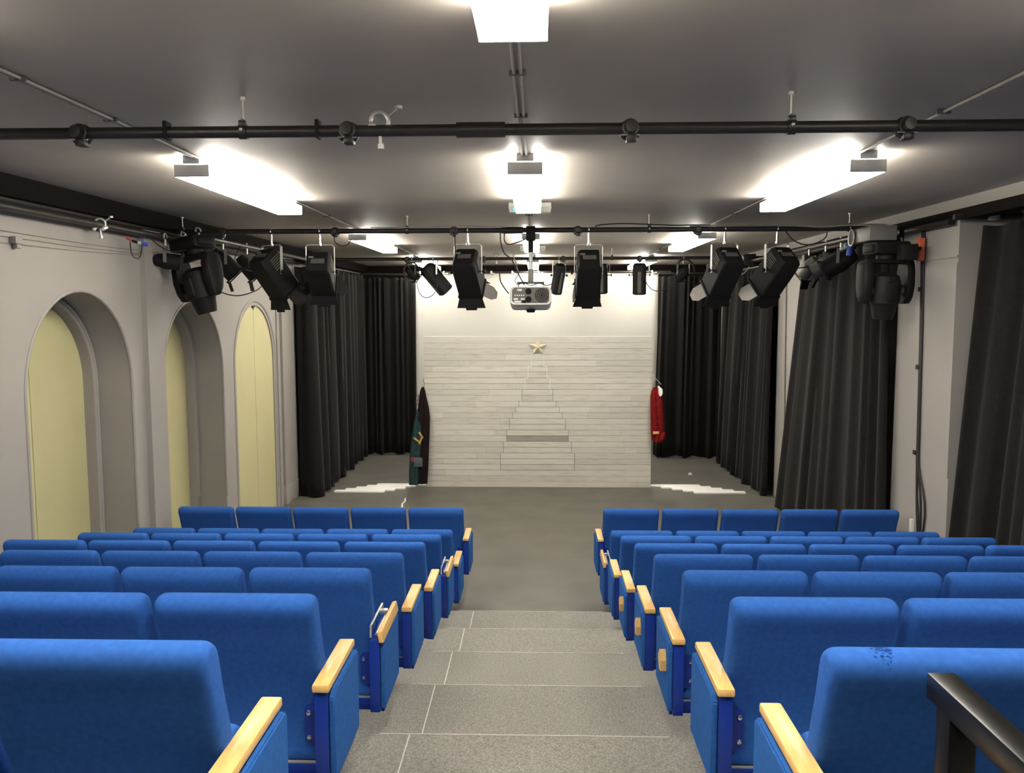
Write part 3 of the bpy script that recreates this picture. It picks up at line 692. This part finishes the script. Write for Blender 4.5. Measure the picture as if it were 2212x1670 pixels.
cable([(-3.40, 6.95, 3.30), (-3.40, 6.97, 3.20), (-3.37, 7.0, 3.165), (-3.35, 7.03, 3.2), (-3.35, 7.06, 3.30)], .006, 'black cable loop hanging under the left wall pipe')
cable([(-3.17, 7.9, 3.05), (-3.08, 8.0, 2.92), (-2.97, 8.2, 2.87), (-2.85, 8.4, 2.92), (-2.82, 8.6, 3.0)], .006, 'black cable sagging between the left moving head and flood light')
cable([(3.28, 7.7, 3.36), (3.27, 7.6, 3.26), (3.31, 7.56, 3.21), (3.36, 7.56, 3.23)], .009, 'pale grey cable looping to the orange socket', 'greycable')
cable([(-3.02, 8.5, 3.38), (-3.1, 8.55, 3.25), (-3.05, 8.6, 3.15), (-2.95, 8.6, 3.16)], .005, 'black cable coil over the left flood light')
cable([(2.72, 12.3, 3.40), (2.9, 12.3, 3.26), (3.0, 12.3, 3.24), (3.08, 12.3, 3.34)], .008, 'pale cable looping under the small black box at right', 'greycable')
# along the left wall
for k, (za, zb) in enumerate(((3.262, 3.262), (3.225, 3.235), (3.18, 3.222))):
    tag(MB().tube(smooth_path([(XL+.008, 3.0, za+(.02, 0, -.02)[k]), (XL+.008, 5.4, za), (XL+.008, 6.5, (za+zb)/2-.008), (XL+.008, 7.42, zb), (XL+.058, 7.6, zb), (XL+.058, 7.75, zb), (XL+.01, 8.0, zb), (XL+.01, 11.3, zb-.02)], 5), .0035, 6).build('wall_wire', 'greymetal'), '%s thin wire strung along the left wall over the arches' % ('uppermost', 'middle', 'lowest')[k], 'wire', 'wires on the left wall')
t = thing('wire_bracket', 'small wall bracket holding the wires at the left picture edge', 'bracket', (XL, 5.62, 3.2))
MB().b2(0, .05, -.04, .04, -.02, .03, bev=.006).build('plate', 'wall', t)
MB().b2(.01, .045, -.02, .03, -.05, -.02, bev=.006).build('hook', 'greymetal', t)
# near right pilaster: cable bundle
t = thing('cable_bundle', 'thick black cable bundle running down the near right pilaster', 'cable')
for k in range(5):
    o = .010*(k-2)
    MB().tube(smooth_path([(XR-.012, 7.64+o, 3.42), (XR-.016, 7.62+o, 3.1), (XR-.012, 7.60+o*.9, 2.5), (XR-.012, 7.57+o*.8, 1.6), (XR-.014, 7.55+o, 1.3), (XR-.012, 7.54-max(0, -o)*8+min(0, -o)*1, .9), (XR-.012, 7.53-(k*.075)+.02, .2)], 5), .009, 6).build('strand', 'cable', t)
for zz in (2.9, 2.2, 1.42): MB().b2(XR-.024, XR-.001, 7.545+zz*.02, 7.62+zz*.02, zz-.02, zz+.02, bev=.004).build('cable_tie', 'black', t)
tag(MB().b2(XR-.03, XR, 7.60, 7.64, .1, .80, bev=.004).build('cable_cover', 'whiteplastic'), 'short white cable cover low on the near right pilaster', 'trunking')
t = thing('wall_cable', 'thin dark cable with side ties down the far right pilaster', 'cable')
MB().tube(smooth_path([(XR-.008, 11.72, 3.3), (XR-.008, 11.70, 2.4), (XR-.008, 11.64, 1.2), (XR-.008, 11.65, .72)], 5), .009, 6).build('strand', 'darkgrey', t)
for zz in (2.35, 1.9, 1.4): MB().tube([(XR-.012, 11.66, zz), (XR-.03, 11.55, zz-.015)], .003, 6).build('cable_tie', 'darkgrey', t)
t = thing('wall_socket', 'white wall socket with white conduit low on the far right pilaster', 'socket', (XR, 11.66, .52))
MB().b2(-.035, 0, -.05, .05, -.055, .055, bev=.006).build('box', 'whiteplastic', t)
MB().b2(-.02, 0, -.012, .012, .055, .27, bev=.002).build('conduit', 'whiteplastic', t)

# ------------------------------------------------------------------ curtains
def curtain(top, bot, zt, zb, pleats, at, ab, seed, label, hem=.02, rows=14, per=9):
    rnd = random.Random(seed)
    def sampler(pts):
        pts = [V((*p, 0)) for p in smooth_path([(*p, 0) for p in pts], 8)] if False else smooth_path([(*p, 0) for p in pts], 8)
        L = [0]
        for a, b in zip(pts, pts[1:]): L.append(L[-1]+(b-a).length)
        def f(s):
            q = s*L[-1]
            for i in range(len(L)-1):
                if q <= L[i+1]+1e-9:
                    u = (q-L[i])/max(1e-9, L[i+1]-L[i]); return pts[i].lerp(pts[i+1], u), (pts[i+1]-pts[i]).normalized()
            return pts[-1], (pts[-1]-pts[-2]).normalized()
        return f
    ft, fb = sampler(top), sampler(bot)
    N = pleats*per
    ph = [0]
    for i in range(N): ph.append(ph[-1]+rnd.uniform(.5, 1.5)*(1+.5*math.sin(i*.17+seed)))
    ph = [p/ph[-1]*pleats*2*PI for p in ph]
    am = [(.4+.6*math.sin(i*.11+seed*1.7)**2)*1.1+rnd.uniform(-.08, .08) for i in range(N+1)]
    g = []
    for j in range(rows+1):
        v = j/rows; row = []
        for i in range(N+1):
            s = i/N; (pt, tt), (pb, tb) = ft(s), fb(s)
            p = pt.lerp(pb, v); tg = tt.lerp(tb, v); nn = V((-tg.y, tg.x, 0))
            a = (at+(ab-at)*v)*am[i]
            off = a*math.sin(ph[i]+.5*math.sin(v*2.2+i*.05))+a*.3*math.sin(2.3*ph[i]+seed)*(1-v*.5)
            z = zt+(zb+hem*math.sin(ph[i]*.37+seed)-zt)*v - (0.012*(1-v)**6*(1+math.sin(ph[i]*1.0)) )
            row.append((p.x+nn.x*off, p.y+nn.y*off, z))
        g.append(row)
    o = MB().grid(g).build('curtain', 'curtain', ang=80)
    md = o.modifiers.new('thickness', 'SOLIDIFY'); md.thickness = .006
    return tag(o, label, 'curtain', 'black curtains')
curtain([(-3.47, 11.92), (-3.28, 11.95), (-3.24, 12.3), (-3.24, 13.4), (-3.26, 14.6), (-3.25, 15.42)], [(-3.47, 11.9), (-3.16, 11.92), (-3.18, 12.35), (-3.2, 13.4), (-3.21, 14.5), (-3.2, 15.2)], 3.36, .025, 13, .045, .075, 3, 'long black curtain down the left side of the stage')
curtain([(-3.22, 15.5), (-2.7, 15.52), (-2.25, 15.5)], [(-3.2, 15.42), (-2.7, 15.48), (-2.27, 15.5)], 3.32, .025, 8, .03, .05, 5, 'black curtain across the back left of the stage')
curtain([(2.24, 15.4), (2.7, 15.38), (3.36, 15.34)], [(2.14, 15.26), (2.7, 15.22), (3.30, 15.18)], 3.33, .025, 8, .03, .055, 8, 'black curtain across the back right of the stage')
curtain([(3.34, 15.1), (3.36, 14.2), (3.38, 13.0), (3.39, 12.05)], [(3.24, 15.0), (3.22, 14.2), (3.26, 13.0), (3.32, 12.05)], 3.33, .025, 11, .04, .06, 11, 'long black curtain down the right side of the stage')
curtain([(3.41, 10.9), (3.40, 9.8), (3.40, 8.22)], [(3.27, 11.4), (3.32, 9.9), (3.385, 8.02)], 3.38, .04, 10, .03, .045, 14, 'black curtain over the middle bay of the right wall')
curtain([(3.56, 6.84), (3.72, 6.45), (3.62, 5.6), (3.55, 3.8)], [(3.46, 7.05), (3.60, 6.5), (3.52, 5.6), (3.5, 3.7)], 3.40, .23, 12, .03, .045, 17, 'black curtain at the right edge, nearest the camera')
tag(MB().b2(3.62, 3.72, 6.89, 6.95, 3.435, 3.50, bev=.02).build('curtain_tie', 'whiteplastic'), 'white cloth tie on the short pipe at the right edge', 'tie')
# curtain rails
tag(MB().tube([(-3.3, 11.9, 3.395), (-3.3, 15.55, 3.395), (-2.2, 15.55, 3.37)], .018, 10).build('curtain_rail', 'pipe'), 'dark rail carrying the curtains at the left of the stage', 'curtain rail')
tag(MB().tube([(3.4, 12.15, 3.37), (3.4, 15.35, 3.37), (2.2, 15.35, 3.37)], .018, 10).build('curtain_rail', 'pipe'), 'dark rail carrying the curtains at the right of the stage', 'curtain rail')
# white backcloth on a batten
t = thing('backcloth', 'plain white backcloth hanging behind the planked backdrop', 'backcloth', (0, 15.78, 0))
g = []
for j in range(9):
    v = j/8
    g.append([(-2.33+4.60*i/40+(-.09*v if i < 3 else 0)*(3-i)/3, .012*math.sin(i*.55)*v+.02*math.sin(i*.2), 3.405-3.37*v) for i in range(41)])
co = MB().grid(g).build('cloth', 'cyc', t); co.modifiers.new('thickness', 'SOLIDIFY').thickness = .004
MB().cyl((-2.5, 0, 3.42), (2.5, 0, 3.42), .02, 12).build('batten', 'pipe', t)
for x in (-2.1, 0.3, 2.1): MB().cyl((x, 0, 3.43), (x, 0, CEIL), .004, 8).build('suspension_rod', 'alu', t)
tie = MB()
for i in range(11):
    x = -2.2+i*.44+.05*math.sin(i*3); tie.box((x, -.02, 3.42), (.03, .05, .06), RY(.4*math.sin(i*2.3)), bev=.01); tie.box((x+.04, -.025, 3.40), (.09, .01, .018), RY(.7*math.cos(i*1.7)))
tie.build('cloth_tie', 'whiteplastic', t)

# ------------------------------------------------------------------ planked backdrop with a stepped tree
BX0, BX1, BY, BH = -1.722, 1.742, 12.64, 2.312
bd = thing('stage_backdrop', 'whitewashed planked backdrop wall with a stepped tree shape', 'backdrop', (0, BY, 0))
rnd = random.Random(5)
def plank_mesh(name, planks, parent):
    mb = MB(); lay = mb.bm.loops.layers.color.new('tone')
    for (x0, x1, z0, z1, yy, tone, bev) in planks:
        before = set(mb.bm.faces)
        mb.b2(x0, x1, yy, yy+.018, z0, z1)
        for f in set(mb.bm.faces)-before:
            for l in f.loops: l[lay] = (*tone, 1)
    return mb.build(name, 'planks', parent, flat=True)
NR = 26; ph_ = BH/NR; HALF = [.0985]*2+[.144]*2+[.191]*2+[.232]*2+[.282, .329, .376]+[.424]*2+[.469]*2+[.516]*2+[.563]*3
TC = .008
def tone(k=1.0):
    t0 = .77*k*(1+rnd.uniform(-.045, .03)); return (t0, t0*.98, t0*.925)
planks = []; tree = []; gaps = []
for r in range(NR):
    z1 = BH-ph_*r; z0 = z1-ph_
    ti = r-3
    if 0 <= ti < len(HALF):
        h = HALF[ti]
        tree.append((TC-h, TC+h, z0+.004, z1-.0012, -.006, tone(.78 if ti == 14-0-0 and r == 17 else 1.0), 0))
        spans = [(BX0, TC-h-.005), (TC+h+.005, BX1)]
    else: spans = [(BX0, BX1)]
    for a, b in spans:
        cuts = sorted([a, b]+[rnd.uniform(a+.1, b-.1) for _ in range(rnd.choice((0, 1, 1, 2)))])
        for p, q in zip(cuts, cuts[1:]):
            planks.append((p+.0006, q-.0006, z0+.0018*(1+(rnd.random() < .4)), z1-.0006, rnd.uniform(-.0008, .0008), tone(), 0))
plank_mesh('plank_wall', planks, bd)
plank_mesh('tree_panel', tree, bd)['label'] = 'stepped tree of raised planks'
MB().b2(BX0, BX1, .018, .05, 0, BH).build('frame', 'gap', bd)
for x in (-1.2, 0, 1.2): MB().tube([(x, .05, 1.8), (x, .9, .02)], .02, 6).build('brace', 'whitepaint', bd)
MB().b2(BX0, BX1, -.002, .05, BH, BH+.012).build('top_batten', 'whitepaint', bd)
ed = MB()  # white strips painted in as backcloth light showing through the tree gaps
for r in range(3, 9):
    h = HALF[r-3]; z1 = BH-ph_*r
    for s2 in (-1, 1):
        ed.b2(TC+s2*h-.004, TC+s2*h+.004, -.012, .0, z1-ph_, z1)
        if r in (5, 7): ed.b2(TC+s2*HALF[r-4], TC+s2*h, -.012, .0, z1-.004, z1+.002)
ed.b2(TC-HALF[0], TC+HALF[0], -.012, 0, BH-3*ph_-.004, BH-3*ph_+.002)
ed.build('tree_gap_light', 'whitepaint', bd)['label'] = 'white strips standing for light through the gaps of the upper tree tiers'
# star
st = MB(); c0, R1, R2 = V((.014, 12.615, 2.156)), .148, .06
ring = [c0+V(((R1 if k % 2 == 0 else R2)*math.sin(PI*k/5), 0, (R1 if k % 2 == 0 else R2)*math.cos(PI*k/5))) for k in range(10)]
fv, bv = st.verts([c0+V((0, -.05, 0))])[0], st.verts([c0+V((0, .008, 0))])[0]
rv = st.verts(ring)
for k in range(10):
    st.bm.faces.new((rv[k], rv[(k+1) % 10], fv)); st.bm.faces.new((rv[(k+1) % 10], rv[k], bv))
tag(st.build('star', 'gold', flat=True), 'pale gold five-pointed star at the top of the planked tree', 'star')
# stepped white boards on the floor
for sgn, nm, x0f, x1f, dx, y0, y1 in ((-1, 'left', -2.49, -1.735, -.138, 12.79, 12.2), (1, 'right', 1.755, 2.51, .145, 12.79, 12.22)):
    t = thing('stepped_board', 'white stepped board lying on the floor at the %s end of the backdrop' % nm, 'board', group='white stepped boards')
    for k in range(5):
        ya = y0+(y1-y0)*k/5; yb = y0+(y1-y0)*(k+1)/5
        MB().b2(x0f+dx*k, x1f+dx*k, yb+.003, ya-.003, 0, .022, bev=.002).build('plank', 'whitepaint', t)

# ------------------------------------------------------------------ hanging costumes
def drape(mb, secs, n=16, y0=12.48):
    rings = []
    for (z, xa, xb, dy, yo) in secs:
        cx, hw = (xa+xb)/2, (xb-xa)/2
        rings.append([(cx+hw*math.cos(2*PI*k/n), y0+yo+dy*math.sin(2*PI*k/n)*(1+.25*math.sin(5*2*PI*k/n)), z) for k in range(n)])
    return mb.loft(rings)
t = thing('hanging_costume', 'dark costume with teal skirt hanging at the left edge of the backdrop', 'costume')
drape(MB(), [(.085, -1.93, -1.672, .06, 0), (.3, -1.925, -1.655, .065, 0), (.6, -1.90, -1.64, .06, 0), (.9, -1.87, -1.625, .06, 0), (1.1, -1.835, -1.618, .06, 0), (1.25, -1.80, -1.635, .055, .01), (1.4, -1.785, -1.67, .045, .02), (1.5, -1.77, -1.69, .03, .03), (1.56, -1.745, -1.71, .02, .04)]).build('robe', 'brown', t)
drape(MB(), [(.075, -1.95, -1.80, .05, -.03), (.3, -1.945, -1.785, .055, -.03), (.6, -1.925, -1.755, .05, -.03), (.85, -1.895, -1.74, .045, -.03), (1.05, -1.855, -1.75, .03, -.03), (1.2, -1.815, -1.785, .012, -.03)]).build('skirt', 'teal', t)
pz = MB()
for a in (-.9, .35, 2.6): pz.box((-1.775+.05*math.sin(a), 12.395, .80+.05*math.cos(a+PI)), (.028, .012, .11), RY(a if a < 2 else a-PI), bev=.004)
pz.build('emblem', 'mustard', t)
MB().lathe([(.001, -.01), (.035, -.008), (.038, .004)], (-1.875, 12.398, .47), 'y', 14).build('patch', 'magenta', t)['label'] = 'round crimson patch'
MB().b2(-1.86, -1.73, 12.388, 12.40, .36, .50, bev=.005).build('patch', 'greypatch', t)['label'] = 'grey blue patch'
MB().tube([(-1.775, 12.42, 1.45), (-1.80, 12.41, 1.40), (-1.805, 12.41, 1.33), (-1.79, 12.42, 1.30)], .016, 8).build('buckle', 'chrome', t)
MB().tube([(-1.715, 12.52, 1.56), (-1.705, 12.54, 1.62), (-1.73, 12.55, 1.66), (-1.726, 12.66, 1.68)], .004, 8).build('hanger_hook', 'darkgrey', t)
t = thing('hanging_coat', 'red coat with gold trim hanging at the right edge of the backdrop', 'costume')
drape(MB(), [(.75, 1.74, 1.84, .03, 0), (.78, 1.72, 1.90, .06, 0), (.9, 1.71, 1.925, .07, 0), (1.1, 1.705, 1.915, .07, 0), (1.3, 1.70, 1.895, .065, 0), (1.42, 1.70, 1.88, .055, .01), (1.5, 1.715, 1.85, .04, .02), (1.56, 1.74, 1.80, .025, .03)]).build('coat', 'redcloth', t)
drape(MB(), [(.74, 1.76, 1.88, .04, -.04), (.79, 1.75, 1.93, .05, -.03), (.86, 1.78, 1.935, .045, -.03), (.90, 1.82, 1.92, .03, -.02)]).build('cuff', 'redcloth', t)
MB().b2(1.735, 1.825, 12.398, 12.415, .862, .905, bev=.004).build('trim_band', 'goldcloth', t)
drape(MB(), [(1.43, 1.83, 1.86, .02, -.03), (1.47, 1.81, 1.885, .03, -.02), (1.53, 1.815, 1.88, .025, -.01), (1.58, 1.805, 1.83, .012, 0)]).build('collar', 'whitepaint', t)
MB().tube([(1.735, 12.62, 1.76), (1.75, 12.5, 1.74), (1.775, 12.5, 1.70), (1.86, 12.5, 1.60)], .006, 8).tube([(1.775, 12.5, 1.70), (1.75, 12.5, 1.66), (1.735, 12.5, 1.60)], .006, 8).build('hanger', 'alu', t)

# ------------------------------------------------------------------ small things on the floor
pp = MB().loft([[(-.035, -.03, 0), (.03, -.035, 0), (.04, .02, 0), (-.02, .035, 0)], [(-.02, -.015, .03), (.012, -.02, .018), (.02, .01, .035), (-.01, .02, .02)]]).build('paper_scrap', 'whitepaint', loc=(2.528, 13.68, 0))
tag(pp, 'crumpled white paper scrap on the stage floor at the right', 'paper')
tp = MB().loft([[(-1.92, 11.86, .0005), (-1.895, 11.66, .0005), (-1.91, 11.5, .0005), (-1.875, 11.27, .0005)], [(-1.905, 11.87, .0015), (-1.875, 11.66, .0015), (-1.89, 11.5, .0015), (-1.855, 11.27, .0015)]], closed=False).build('tape_mark', 'whitepaint')
tag(tp, 'narrow white tape mark on the stage floor at the left', 'tape')
